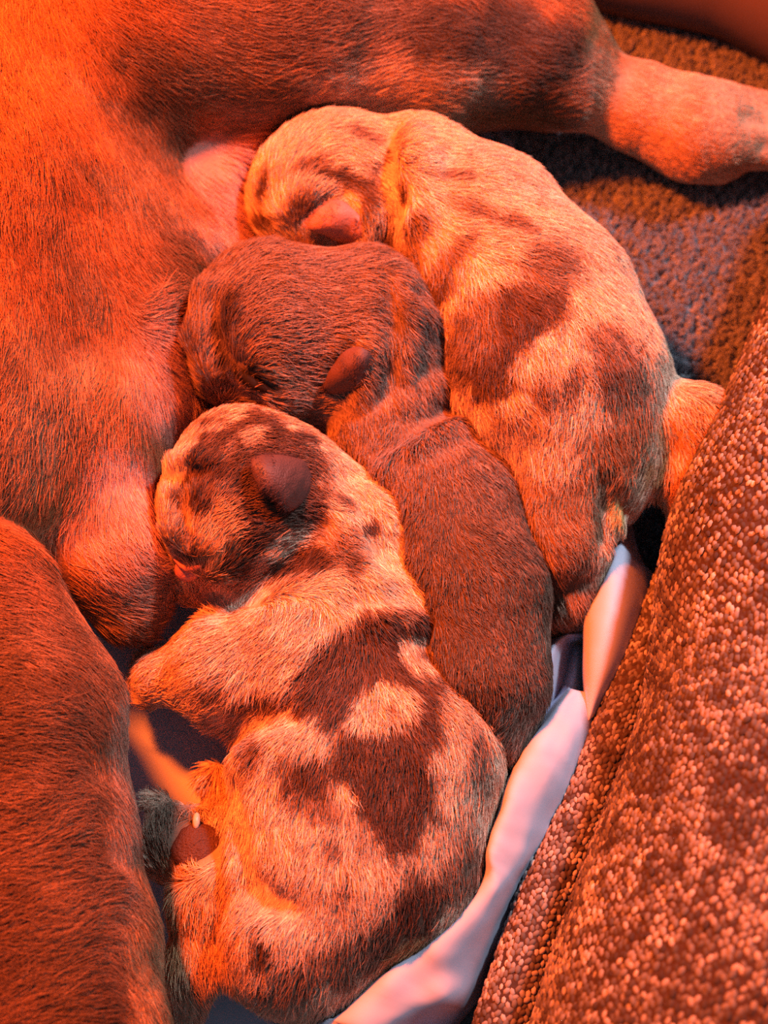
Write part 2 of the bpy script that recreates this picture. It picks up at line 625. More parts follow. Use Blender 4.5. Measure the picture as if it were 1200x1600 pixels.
def fur(b, n, length, guides, colour, parent, others=(), width=0.00013, lift=0.32, swirl=0.35, seed=0, bare=None, lenmap=None, contrast=0.3, gather=0.62):
    w = b.area * (b.n[b.q[:, 0]][:, 2] > -0.25)
    to = nrm(CAM - b.v[b.q[:, 0]])
    w = w * (((b.n[b.q[:, 0]] * to).sum(1) > -0.35) * 0.85 + 0.15)
    px, py = b.px[b.q[:, 0]], b.py[b.q[:, 0]]
    w = w * ((px > -160) & (px < 1360) & (py > -160) & (py < 1760))
    fi = RNG.choice(len(w), n, p=w / w.sum())
    r = RNG.random((n, 2))
    q = b.q[fi]
    wt = np.stack([(1 - r[:, 0]) * (1 - r[:, 1]), r[:, 0] * (1 - r[:, 1]), r[:, 0] * r[:, 1], (1 - r[:, 0]) * r[:, 1]], 1)
    root = (b.v[q] * wt[..., None]).sum(1)
    nn = nrm((b.n[q] * wt[..., None]).sum(1))
    keep = np.ones(n, bool)
    for o in others:
        keep &= o(root) > 0.0022
    keep &= root[:, 2] > 0.003
    if bare is not None:
        keep &= RNG.random(n) > bare(root)
    root, nn = root[keep], nn[keep]
    n = len(root)
    fl = flow_at(root, guides)
    # swirl the direction a little in clumps
    a = swirl * (noise(root, 0.010, seed + 5) + 0.6 * noise(root, 0.004, seed + 6)) + RNG.normal(0, 0.14, n)
    fl = nrm(fl - nn * (fl * nn).sum(1, keepdims=True))
    sd = np.cross(nn, fl)
    fl = fl * np.cos(a)[:, None] + sd * np.sin(a)[:, None]
    sd = np.cross(nn, fl)
    ln = length * RNG.uniform(0.65, 1.25, n) * (1 + 0.25 * noise(root, 0.006, seed + 9))
    if lenmap is not None:
        ln = ln * lenmap(root)
    lf = np.clip(lift * RNG.uniform(0.5, 1.4, n), 0.05, 1.2)
    bend = RNG.normal(0, 0.10, n)
    ts = np.array([0, .33, .66, 1.0])
    pts = np.empty((n, 4, 3))
    for j, t in enumerate(ts):
        up = lf * t * (1 - 0.55 * t)
        pts[:, j] = root + ln[:, None] * (fl * t + nn * up[:, None] + sd * (bend * t * t)[:, None]) - nn * 0.0003 * (1 - t)
    rad = np.tile(width * np.array([1.0, .95, .7, .15]), (n, 1)) * RNG.uniform(0.7, 1.3, (n, 1))
    # tips of neighbouring hairs gather into locks
    cs = length * 0.42
    ci = np.floor(root / cs).astype(np.int64)
    bd = np.full(n, 1e9)
    pull = np.zeros((n, 3))
    for dx in (-1, 0, 1):
        for dy in (-1, 0, 1):
            for dz in (-1, 0, 1):
                kk = ci + np.array([dx, dy, dz])
                qq = (kk + np.stack([hsh(kk[:, 0], kk[:, 1], kk[:, 2], seed + s_) for s_ in (31, 32, 33)], 1)) * cs
                d2 = ((root - qq) ** 2).sum(1)
                m_ = d2 < bd
                bd[m_] = d2[m_]
                pull[m_] = (qq - root)[m_]
    pull -= nn * (pull * nn).sum(1, keepdims=True)
    for j, t in enumerate(ts):
        pts[:, j] += pull * (gather * t * t)
    c = colour(root)
    clump = 1 + contrast * 0.8 * noise(root, 0.0035, seed + 12)
    c = c * (clump * np.exp(RNG.normal(0, contrast, n)))[:, None]
    return hair_obj('fur', pts, rad, np.clip(c, 0.004, 0.95), M_HAIR, parent)


def ear(name, b, outline, base, tipdir, lift, colr, parent, inner=None, thick=0.0011):
    """a folded ear flap: outline in the photograph, hinged on the base line, standing off the head towards its tip"""
    o = np.array(outline, float)
    c = o.mean(0)
    rings, V, Fq = 7, [], []
    bl = np.array(base, float)
    bd = bl[1] - bl[0]
    bn = np.array([-bd[1], bd[0]]) / np.hypot(*bd)
    if (c - bl[0]) @ bn < 0:
        bn = -bn
    far = max((o - bl[0]) @ bn)
    cen, cn = surf(b, *c, r=14)
    m = len(o)
    # smooth the outline
    k = 4
    oo = []
    for i in range(m):
        p0, p1, p2, p3 = o[i - 1], o[i], o[(i + 1) % m], o[(i + 2) % m]
        for j in range(k):
            t = j / k
            oo.append(0.5 * ((2 * p1) + (-p0 + p2) * t + (2 * p0 - 5 * p1 + 4 * p2 - p3) * t * t + (-p0 + 3 * p1 - 3 * p2 + p3) * t ** 3))
    oo = np.array(oo)
    m = len(oo)

    def place(q, edge):
        s, n = surf(b, *q, r=10)
        h = np.clip(((q - bl[0]) @ bn) / far, 0, 1)
        z = lift * math.sin(h * 1.9) + 0.0010 + 0.0022 * (1 - edge * edge) - 0.0016 * edge ** 4
        d = nrm(CAM - s)
        return s + d * z

    V.append(place(c, 0.0))
    for r in range(1, rings + 1):
        f = r / rings
        for q in oo:
            V.append(place(c + (q - c) * f, f))
    tri = [(0, 1 + i, 1 + (i + 1) % m) for i in range(m)]
    for r in range(rings - 1):
        a, bb = 1 + r * m, 1 + (r + 1) * m
        for i in range(m):
            j = (i + 1) % m
            tri += [(a + i, bb + i, bb + j), (a + i, bb + j, a + j)]
    V = np.array(V)
    n1 = noise(V, 0.004, 3)
    cc = np.clip(np.array(colr) * (1 + 0.22 * n1[:, None]), 0, 1)
    ob = mesh_obj(name, V, tri, M_EAR, parent, cc)
    md = ob.modifiers.new('thickness', 'SOLIDIFY')
    md.thickness = thick
    md.offset = 0
    sb = ob.modifiers.new('smooth', 'SUBSURF')
    sb.levels = sb.render_levels = 1
    # short down on the flap
    e = Lump()
    e.v, e.q = V, np.array([(x, y, z_, z_) for x, y, z_ in tri])
    fnm = np.cross(V[e.q[:, 1]] - V[e.q[:, 0]], V[e.q[:, 2]] - V[e.q[:, 0]])
    sg = np.sign((fnm * (CAM - V[e.q[:, 0]])).sum(1))[:, None]
    vn = np.zeros_like(V)
    for j in range(3):
        np.add.at(vn, e.q[:, j], fnm * sg)
    e.n, e.area = nrm(vn), np.linalg.norm(fnm, axis=1)
    e.px, e.py, e.d = proj(V)
    tx, ty = tipdir
    fur(e, 2600, 0.0026, [(0, 0, tx, ty), (1200, 1600, tx, ty)], lambda p: np.tile(np.array(colr) * 0.95, (len(p), 1)), ob, (), width=0.00009, lift=0.16, swirl=0.2, seed=77, contrast=0.25)
    return ob


def finish(b, name, colour, parent):
    return mesh_obj(name, b.v, b.q, M_SKIN, parent, np.clip(colour(b.v) * 0.75, 0, 1))


CREAM = (.70, .475, .365)
DARK = (.105, .052, .040)
MID = (.25, .145, .11)
TAN = (.62, .33, .17)
GREY = (.25, .152, .125)

# ---- front merle puppy
p3 = thing('puppy', 'spotted cream and brown merle puppy in front, nearest the foot of the picture', 'puppy', P(560, 1250, 0.0), 'litter of nursing puppies')
b3 = build_body(f3, F3, 0.0017, 'body', p3)
marks3 = [
    # head
    (385, 775, 150, 150, 0, (.17, .083, .055), .15), (380, 740, 118, 100, 0, DARK, .2), (430, 830, 90, 55, -35, DARK, .2), (268, 735, 22, 60, 15, CREAM, .4),
    (320, 836, 46, 64, 0, (.56, .33, .2), .35), (310, 790, 16, 28, 10, DARK, .3), (288, 862, 26, 26, 30, MID, .4), (345, 770, 14, 12, 0, MID, .4),
    (382, 685, 15, 19, 20, (.5, .31, .22), .4), (350, 705, 8, 18, 10, MID, .5), (480, 664, 70, 9, 28, (.5, .3, .2), .5), (545, 720, 40, 26, 45, CREAM, .4),
    (425, 868, 62, 17, -38, CREAM, .4), (352, 888, 12, 28, 0, DARK, .5), (330, 930, 40, 30, 0, (.55, .33, .25), .5),
    # neck
    (575, 790, 70, 70, 45, CREAM, .3), (590, 850, 60, 70, 20, CREAM, .3), (455, 892, 58, 22, -20, DARK, .3), (470, 925, 60, 12, -25, CREAM, .4),
    (528, 852, 30, 34, 60, MID, .5), (540, 880, 18, 20, 0, DARK, .5), (576, 816, 15, 13, 0, DARK, .4), (527, 775, 18, 9, 30, MID, .4),
    # shoulders and foreleg
    (600, 915, 70, 32, 0, CREAM, .4), (430, 1000, 110, 60, -20, CREAM, .3),
    (575, 1010, 80, 58, -15, DARK, .2), (648, 968, 36, 24, -30, DARK, .3), (520, 1060, 70, 45, -40, DARK, .25), (440, 1085, 70, 17, -22, MID, .4), (345, 1075, 26, 16, 0, MID, .6),
    (640, 1060, 70, 60, 0, DARK, .3), (632, 1000, 17, 20, 0, CREAM, .4), (655, 1040, 26, 16, 30, (.6, .4, .3), .4),
    (525, 1085, 42, 56, 15, DARK, .25), (668, 1115, 40, 70, 0, DARK, .3), (600, 1160, 100, 32, 0, DARK, .3), (598, 1094, 44, 32, -10, CREAM, .25), (607, 1098, 8, 9, 0, MID, .5), (700, 1100, 22, 40, 0, (.55, .36, .27), .5),
    (610, 1190, 120, 48, 5, DARK, .2), (490, 1150, 34, 36, 0, CREAM, .3), (630, 1255, 68, 64, 0, DARK, .2), (480, 1205, 46, 36, 20, DARK, .3),
    (495, 1245, 46, 20, 10, MID, .5), (400, 1170, 18, 30, 20, MID, .5), (707, 1195, 34, 58, -10, CREAM, .3), (745, 1170, 18, 60, -10, MID, .5),
    (525, 1312, 18, 15, 0, MID, .4), (537, 1372, 12, 16, 10, MID, .5), (655, 1405, 50, 90, 30, DARK, .3), (720, 1345, 40, 60, 0, MID, .5), (672, 1310, 20, 40, 0, (.6, .4, .3), .5),
    (565, 1480, 110, 42, -18, MID, .3), (410, 1475, 20, 30, -25, DARK, .35), (470, 1520, 40, 26, 0, MID, .5), (640, 1475, 40, 20, -40, TAN, .4), (420, 1540, 30, 12, 0, MID, .5),
    # hind paw, its shaded toes darkened in the coat colour
    (275, 1318, 52, 64, 0, (.24, .17, .13), .3), (345, 1225, 40, 26, 0, TAN, .4), (320, 1440, 80, 90, 0, TAN, .4)]
col3 = lambda p: paint(b3, p, CREAM, marks3, 1)
finish(b3, 'body', col3, p3)
g3 = [(300, 900, .3, -1), (260, 780, -.1, -1), (300, 830, .3, -1), (370, 660, 1, -.2), (360, 740, .7, -.6), (440, 690, 1, .2), (400, 800, 1, -.2), (420, 860, 1, -.5),
      (380, 900, .7, -.7), (520, 720, .8, .7), (580, 790, .6, .8), (540, 850, .7, .6), (470, 900, .9, -.3), (620, 870, .4, 1), (560, 920, .3, 1), (640, 940, .6, .7), (470, 960, -.6, .8),
      (400, 1000, -.9, .5), (320, 1030, -1, .5), (250, 1060, -1, .2), (350, 1100, -.9, .6), (450, 1080, -.7, .8), (550, 1050, -.15, 1), (650, 1050, .25, 1), (720, 1100, .35, 1),
      (400, 1180, -.4, 1), (500, 1200, -.1, 1), (600, 1250, .05, 1), (720, 1230, .1, 1), (760, 1250, -.05, 1), (400, 1300, .1, 1), (550, 1380, 0, 1), (700, 1380, -.25, 1), (600, 1480, -.4, 1),
      (450, 1450, -.5, 1), (420, 1540, -.5, 1), (500, 1550, -.2, 1), (320, 1440, .1, 1), (300, 1550, .2, 1), (350, 1260, .3, 1), (280, 1320, -.3, -1)]
def bare3(p):
    k = np.zeros(len(p))
    for x, y, r in ((311, 1326, .0098), (292, 893, .0050)):
        c, _ = surf(b3, x, y, 8)
        k = np.maximum(k, (np.linalg.norm(p - c, axis=1) < r) * 1.0)
    return k


fur(b3, 95000, 0.0062, g3, col3, p3, (), seed=1, bare=bare3, lenmap=lambda r: np.where(r[:, 1] > P(400, 900, .05)[1], 0.75, 1.0))
ear('ear', b3, [(391, 721), (412, 711), (445, 712), (478, 722), (487, 752), (480, 780), (462, 795), (447, 799), (428, 780), (403, 760)], [(480, 718), (470, 798)], (-1, .1), 0.006, (.095, .045, .043), p3)

# ---- grey puppy
p2 = thing('puppy', 'plain grey-brown puppy lying in the middle between the two spotted puppies', 'puppy', P(650, 800, 0.0), 'litter of nursing puppies')
b2 = build_body(f2, F2, 0.0017, 'body', p2)
marks2 = [(730, 950, 150, 260, 20, (.14, .08, .058), .5), (320, 540, 26, 80, -10, (.30, .18, .14), .5), (640, 480, 60, 40, 30, (.19, .12, .105), .5),  # darker body; the lit snout rim is lightened in the coat colour
          (600, 600, 10, 60, 20, (.27, .18, .155), .5), (430, 590, 50, 8, 30, (.26, .16, .12), .5), (640, 690, 80, 8, -32, (.25, .15, .125), .6), (640, 640, 70, 10, -32, (.24, .16, .14), .6), (540, 545, 30, 8, -40, (.30, .19, .14), .6),  # fold ridges painted lighter, as lit edges
          (340, 560, 9, 50, -12, (.07, .04, .035), .6), (392, 594, 34, 13, 32, (.03, .018, .018), .4), (400, 622, 34, 9, 28, (.34, .2, .15), .5), (352, 520, 12, 50, 0, (.12, .07, .06), .6)]  # shade of the creases and eye slit painted dark, lit fold below lightened
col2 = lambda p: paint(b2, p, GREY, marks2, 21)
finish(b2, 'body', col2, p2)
g2 = [(310, 500, .1, -1), (340, 570, .1, -1), (330, 420, .6, -.6), (370, 480, .8, -.5), (450, 420, 1, .05), (420, 520, 1, 0), (450, 590, 1, .2), (520, 480, 1, .15), (560, 420, 1, .3), (620, 450, .9, .5),
      (520, 560, .9, .3), (620, 540, .6, .8), (670, 500, .5, .9), (650, 600, .4, .9), (560, 650, .4, .9), (480, 630, 1, .1), (620, 690, -.2, 1), (700, 650, .3, 1), (650, 780, .2, 1), (750, 780, .4, 1),
      (700, 900, .3, 1), (800, 900, .5, 1), (720, 1000, .4, 1), (810, 1020, .3, 1), (780, 1150, -.3, 1)]
def bare2(p):
    k = np.zeros(len(p))
    for x, y in ((375, 583), (390, 593), (408, 604)):
        k = np.maximum(k, (np.linalg.norm(p - surf(b2, x, y, 6)[0], axis=1) < .0026) * .9)
    return k


fur(b2, 60000, 0.0062, g2, col2, p2, (f3,), seed=2, bare=bare2, lenmap=lambda r: np.where(r[:, 1] > P(600, 640, .06)[1], 1.15, 0.75))
ear('ear', b2, [(508, 598), (520, 572), (540, 548), (560, 541), (580, 552), (585, 575), (573, 600), (548, 612), (525, 616), (512, 612)], [(588, 570), (520, 622)], (-.6, .8), 0.005, (.12, .056, .053), p2)

# ---- merle puppy at the back
p1 = thing('puppy', 'spotted pale puppy farthest back under the big hind leg, body curving down to the right', 'puppy', P(820, 520, 0.0), 'litter of nursing puppies')
b1 = build_body(f1, F1, 0.0018, 'body', p1)
BRN = (.29, .165, .105)
marks1 = [(515, 275, 62, 14, 15, DARK, .4), (570, 300, 16, 40, 0, DARK, .5), (480, 262, 34, 12, -25, MID, .5), (413, 308, 10, 32, 0, DARK, .5), (420, 360, 30, 12, 20, DARK, .5), (470, 330, 16, 20, 30, MID, .5),
          (590, 245, 24, 12, -40, DARK, .4), (560, 210, 36, 10, 15, MID, .6), (625, 292, 12, 18, -20, DARK, .4), (600, 370, 22, 34, 0, DARK, .5), (545, 400, 40, 12, 0, DARK, .5), (640, 400, 20, 30, 10, MID, .5),
          (675, 440, 38, 24, -20, DARK, .4), (700, 400, 40, 18, -50, MID, .6), (640, 360, 12, 40, 20, MID, .6), (745, 330, 60, 13, 25, MID, .6), (700, 275, 30, 9, 10, MID, .7), (800, 345, 30, 14, 40, MID, .6), (890, 590, 16, 50, 10, MID, .6), (800, 650, 40, 14, 20, (.45, .28, .2), .6),
          (810, 480, 78, 58, -25, DARK, .25), (760, 540, 60, 66, 0, DARK, .3), (845, 410, 56, 40, -20, MID, .5), (735, 500, 40, 60, 20, MID, .4), (775, 590, 50, 26, -20, DARK, .4),
          (860, 540, 70, 26, -35, CREAM, .4), (960, 560, 44, 76, -12, (.22, .12, .095), .3), (930, 520, 30, 24, 0, MID, .5), (845, 600, 22, 30, 0, MID, .5), (985, 620, 40, 70, 0, MID, .5),
          (965, 700, 66, 70, 0, BRN, .5), (900, 640, 40, 22, 0, CREAM, .6), (880, 800, 80, 60, 0, BRN, .5), (880, 920, 60, 80, 0, (.30, .17, .125), .5), (965, 790, 14, 24, 0, (.6, .38, .16), .5),
          (1100, 720, 75, 130, 0, (.62, .30, .13), .3)]  # right hind leg: orange lamp light put into the coat colour
col1 = lambda p: paint(b1, p, CREAM, marks1, 41)
finish(b1, 'body', col1, p1)
g1 = [(420, 340, 0, -1), (410, 270, .3, -1), (450, 220, .8, -.7), (500, 200, 1, -.2), (500, 270, 1, -.3), (450, 310, .4, -.9), (470, 350, -.2, -1), (560, 220, 1, .3), (570, 290, .6, .8), (600, 340, .1, 1), (560, 380, -.2, 1),
      (640, 250, 1, .1), (650, 310, .7, .7), (640, 400, .2, 1), (720, 280, 1, .1), (740, 350, .9, .4), (700, 430, .5, .8), (800, 300, .9, .5), (850, 400, .8, .7), (780, 470, .6, .8), (740, 560, .1, 1), (850, 540, .3, 1),
      (930, 480, .5, .9), (980, 570, .3, 1), (880, 640, .1, 1), (780, 650, .2, 1), (950, 680, .4, 1), (1010, 700, -.2, 1), (850, 760, 0, 1), (830, 850, .3, 1), (900, 830, .4, 1), (880, 940, .3, 1), (970, 780, -.3, 1),
      (1080, 650, .5, .8), (1080, 780, -.2, 1)]
fur(b1, 85000, 0.0062, g1, col1, p1, (f3, f2), seed=3)
ear('ear', b1, [(480, 356), (490, 338), (508, 320), (526, 313), (546, 322), (566, 345), (572, 372), (560, 386), (540, 382), (508, 366)], [(575, 350), (555, 392)], (-1, -.1), 0.006, (.40, .18, .16), p1)

# ---- the mother
pm = thing('mother_dog', 'large brown short-haired mother dog lying along the left, hind leg stretched across the top', 'dog', P(60, 500, 0.0))
bm = build_body(fm, FM, 0.0025, 'body', pm, 2)
PINK = (.72, .36, .31)
MB = (.38, .15, .065)
marksm = [(500, 40, 260, 110, 8, (.24, .135, .095), .4), (760, 75, 160, 90, 10, (.135, .082, .065), .3), (560, 165, 190, 36, -8, (.58, .38, .28), .5), (900, 150, 30, 60, 20, (.34, .25, .22), .5),
          (1110, 200, 225, 125, 12, (.62, .36, .24), .3), (940, 105, 40, 22, 20, (.42, .27, .19), .5), (240, 210, 90, 60, 40, (.24, .125, .075), .5), (150, 260, 60, 26, 30, (.24, .13, .08), .6), (330, 120, 150, 34, 10, (.26, .145, .09), .6), (170, 150, 70, 16, 30, (.3, .16, .1), .6), (230, 300, 60, 40, 40, (.30, .16, .10), .6), (120, 420, 60, 26, 60, (.33, .17, .1), .7), (40, 540, 40, 60, 20, (.24, .13, .08), .6),
          (352, 275, 62, 62, 0, PINK, .25), (350, 370, 70, 34, 10, (.66, .34, .26), .5), (60, 640, 50, 120, 20, (.34, .19, .12), .6), (210, 770, 46, 90, -25, PINK, .5), (270, 590, 50, 90, -20, (.5, .27, .22), .5),
          (200, 930, 90, 70, 0, (.40, .24, .19), .5), (150, 850, 60, 60, -20, (.6, .32, .26), .6),
          (60, 1300, 260, 420, 0, (.21, .115, .075), .3), (215, 1480, 26, 120, -8, (.45, .26, .15), .5), (190, 1200, 16, 180, -4, (.42, .26, .2), .5)]  # lower limb dimmed and its lit right edge lightened in the coat colour
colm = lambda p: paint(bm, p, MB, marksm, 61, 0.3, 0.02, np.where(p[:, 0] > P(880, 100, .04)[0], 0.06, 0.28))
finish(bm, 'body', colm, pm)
gm = [(30, 60, .05, 1), (30, 300, 0, 1), (60, 500, -.3, 1), (120, 100, .5, .9), (150, 300, .45, .9), (220, 60, 1, .35), (230, 180, .75, .7), (260, 260, .5, .9), (350, 60, 1, .15), (330, 150, 1, .35), (500, 40, 1, 0), (480, 130, 1, -.1),
      (560, 140, 1, -.35), (420, 185, 1, -.3), (650, 60, 1, .1), (700, 150, 1, .15), (820, 60, 1, .3), (860, 150, 1, .1), (950, 120, .8, .4), (1000, 180, 1, .3), (1100, 200, 1, .2), (1180, 220, 1, .2), (1090, 255, .9, .5),
      (210, 400, .7, .6), (300, 370, 1, .1), (240, 480, .7, -.3), (150, 480, .2, .9), (180, 600, -.5, .8), (280, 560, .8, .3), (80, 620, -.5, .9), (150, 720, -.2, 1), (60, 760, -.6, .8), (220, 760, .3, .9), (220, 900, 1, .3), (150, 940, .8, .5), (240, 980, 1, .2),
      (20, 870, 1, .15), (60, 960, 1, .2), (110, 1060, .9, .6), (40, 1120, 1, -.1), (60, 1300, .9, -.35), (160, 1150, .3, 1), (180, 1300, 0, 1), (60, 1450, .9, -.5), (130, 1400, .7, -.4), (60, 1580, .9, -.4), (200, 1450, .15, 1), (230, 1560, .15, 1)]


def bare_m(p):
    px, py, _ = proj(p)
    k = np.exp(-(((px - 352) / 62) ** 2 + ((py - 275) / 58) ** 2) ** 2) * 0.93
    k2 = np.exp(-(((px - 215) / 55) ** 2 + ((py - 780) / 85) ** 2)) * 0.55
    return np.maximum(k, k2)


fur(bm, 240000, 0.0092, gm, colm, pm, (f3, f2, f1), width=0.00011, lift=0.17, swirl=0.26, seed=4, gather=0.42, bare=bare_m,
    lenmap=lambda r: np.where(r[:, 0] > P(880, 100, .04)[0], np.where(r[:, 0] > P(1080, 200, .03)[0], 0.3, 0.5), 1.0), contrast=0.26)


# ------------------------------------------------------------------ the bed
def loft(rows, ns=8, nc=8, ripple=0.0, seed=0, rscale=0.012):
    """smooth cloth or padding through rows of (px, py, height)"""
    G = np.array([[P(*c) for c in r] for r in rows])

    def refine(A, k):
        A = np.concatenate([2 * A[:1] - A[1:2], A, 2 * A[-1:] - A[-2:-1]])
        out = []
        for i in range(1, len(A) - 2):
            for j in range(k):
                t = j / k
                out.append(0.5 * (2 * A[i] + (A[i + 1] - A[i - 1]) * t + (2 * A[i - 1] - 5 * A[i] + 4 * A[i + 1] - A[i + 2]) * t * t
                                  + (3 * A[i] - A[i - 1] - 3 * A[i + 1] + A[i + 2]) * t ** 3))
        out.append(A[-2])
        return np.array(out)

    G = refine(G, ns)
    G = refine(G.transpose(1, 0, 2), nc).transpose(1, 0, 2)
    a, b = G.shape[:2]
    v = G.reshape(-1, 3).copy()
    if ripple:
        v[:, 2] += ripple * noise(v * np.array([1, 1, 0.3]), rscale, seed)
        v[:, 0] += ripple * 0.5 * noise(v, rscale, seed + 1)
        v[:, 2] += ripple * 0.35 * np.abs(noise(v @ np.array([[.8, .6, 0], [-.6, .8, 0], [0, 0, 1]]) * np.array([.35, 1.2, .3]), rscale * .45, seed + 2))
    i = np.arange(a - 1)[:, None] * b + np.arange(b - 1)[None, :]
    f = np.stack([i, i + 1, i + b + 1, i + b], -1).reshape(-1, 4)
    return v, f


bed = thing('dog_bed', 'round-sided dog bed with red-brown knitted bolster and mauve fleece lining under the dogs', 'dog bed', (0.0, 0.0, -0.05))
M_BASE = mat_plain('bed_base', (.30, .22, .22), (.24, .17, .17), 300, 0.9, 0.05, 0.3)
M_FLEECE = mat_plain('fleece_backing', (.32, .33, .37), (.22, .22, .25), 500, 0.95, 0.03, 0.8)
M_SHEET = mat_plain('cotton_sheet', (.54, .57, .76), (.58, .61, .79), 60, 0.75, 0.15, 0.06)
M_SMOOTH = mat_plain('smooth_cover', (.16, .10, .10), (.12, .09, .10), 90, 0.7, 0.15, 0.15)
M_KNITBASE = mat_plain('knit_backing', (.05, .034, .03), (.08, .05, .045), 600, 0.9, 0.05, 0.6)

# padded floor of the bed
x0, x1, y0, y1 = -0.42, 0.34, -0.36, 0.40
nx, ny = 230, 230
gx, gy = np.meshgrid(np.linspace(x0, x1, nx), np.linspace(y0, y1, ny), indexing='ij')
gv = np.stack([gx.ravel(), gy.ravel(), np.full(nx * ny, -0.004)], 1)
gv[:, 2] += 0.0011 * noise(gv, 0.006, 101) + 0.0007 * noise(gv, 0.0035, 102)
i = np.arange(nx - 1)[:, None] * ny + np.arange(ny - 1)[None, :]
gf = np.stack([i, i + ny, i + ny + 1, i + 1], -1).reshape(-1, 4)
fleece = mesh_obj('fleece_lining', gv, gf, M_FLEECE, bed)
bx = np.array([(x, y, z) for z in (-0.05, -0.008) for x, y in ((x0, y0), (x1, y0), (x1, y1), (x0, y1))])
base = mesh_obj('base_cushion', bx, [(3, 2, 1, 0), (4, 5, 6, 7), (0, 1, 5, 4), (1, 2, 6, 5), (2, 3, 7, 6), (3, 0, 4, 7)], M_BASE, bed, smooth=False)
bv = base.modifiers.new('soft_edge', 'BEVEL')
bv.width = 0.008
bv.segments = 3

# woolly tufts of the fleece
n = 105000
poly = [(620, 120), (860, -30), (1260, 60), (1260, 620), (1120, 760), (1080, 1010), (960, 1010), (930, 700)]
pp = np.array(poly, float)
cand = np.stack([RNG.uniform(600, 1270, n * 2), RNG.uniform(-40, 1020, n * 2)], 1)
ins = np.zeros(len(cand), bool)
for a, b in zip(pp, np.roll(pp, -1, 0)):
    c = (a[1] > cand[:, 1]) != (b[1] > cand[:, 1])
    xx = (b[0] - a[0]) * (cand[:, 1] - a[1]) / (b[1] - a[1] + 1e-9) + a[0]
    ins ^= c & (cand[:, 0] < xx)
cand = cand[ins][:n]
dd = FWD + RIGHT * ((cand[:, :1] - W / 2) / FPX) + UP * ((H / 2 - cand[:, 1:]) / FPX)
root = CAM + dd * ((-0.004 - CAM[2]) / dd[:, 2:3])
cell = 0.0032
ci = np.floor(root[:, :2] / cell).astype(np.int64)
best = np.full(len(root), 1e9)
cen = np.zeros((len(root), 2))
cid = np.zeros(len(root))
for dx in (-1, 0, 1):
    for dy in (-1, 0, 1):
        k = ci + np.array([dx, dy])
        z0 = np.zeros(len(k), np.int64)
        q = (k + np.stack([hsh(k[:, 0], k[:, 1], z0, 5), hsh(k[:, 0], k[:, 1], z0, 6)], 1)) * cell
        d2 = ((root[:, :2] - q) ** 2).sum(1)
        m = d2 < best
        best[m], cen[m], cid[m] = d2[m], q[m], hsh(k[:, 0], k[:, 1], z0, 7)[m]
keep = np.ones(len(root), bool)
for o in (f1, f2, fm):
    keep &= o(root + np.array([0, 0, .005])) > 0.002
root, cen, cid, best = root[keep], cen[keep], cid[keep], best[keep]
n = len(root)
tip = np.concatenate([cen + RNG.normal(0, 0.0007, (n, 2)) + 0.0011 * np.stack([np.cos(cid * 40), np.sin(cid * 40)], 1),
                      (0.0006 + 0.0018 * cid - 30 * best)[:, None] + RNG.normal(0, 0.0004, (n, 1))], 1)
pts = np.empty((n, 5, 3))
ph = RNG.uniform(0, 6.28, n)
for j in range(5):
    t = j / 4
    c = root * (1 - t) + tip * t
    c[:, 0] += 0.0009 * math.sin(3.14 * t) * np.cos(ph + 5 * t)
    c[:, 1] += 0.0009 * math.sin(3.14 * t) * np.sin(ph + 5 * t)
    pts[:, j] = c
rad = np.tile(0.00015 * np.array([1, 1, 1, .9, .4]), (n, 1))
wc = np.array([.37, .39, .45]) * ((0.8 + 0.35 * cid) * np.exp(RNG.normal(0, .12, n)))[:, None]
hair_obj('fleece_pile', pts, rad, np.clip(wc, 0, 1), M_WOOL, fleece)


def tube(path, radii, n=40, ns=6, squash=1.0):
    """padded tube through world points; returns rings"""
    A = np.concatenate([np.array(path), np.array(radii)[:, None]], 1)
    A = np.concatenate([2 * A[:1] - A[1:2], A, 2 * A[-1:] - A[-2:-1]])
    out = []
    for i in range(1, len(A) - 2):
        for j in range(ns):
            t = j / ns
            out.append(0.5 * (2 * A[i] + (A[i + 1] - A[i - 1]) * t + (2 * A[i - 1] - 5 * A[i] + 4 * A[i + 1] - A[i + 2]) * t * t
                              + (3 * A[i] - A[i - 1] - 3 * A[i + 1] + A[i + 2]) * t ** 3))
    out.append(A[-2])
    out = np.array(out)
    c, r = out[:, :3], out[:, 3]
    t = nrm(np.gradient(c, axis=0))
    side = nrm(np.cross(t, np.array([0, 0, 1.0])))
    up = np.cross(side, t)
    return c, r, t, side, up


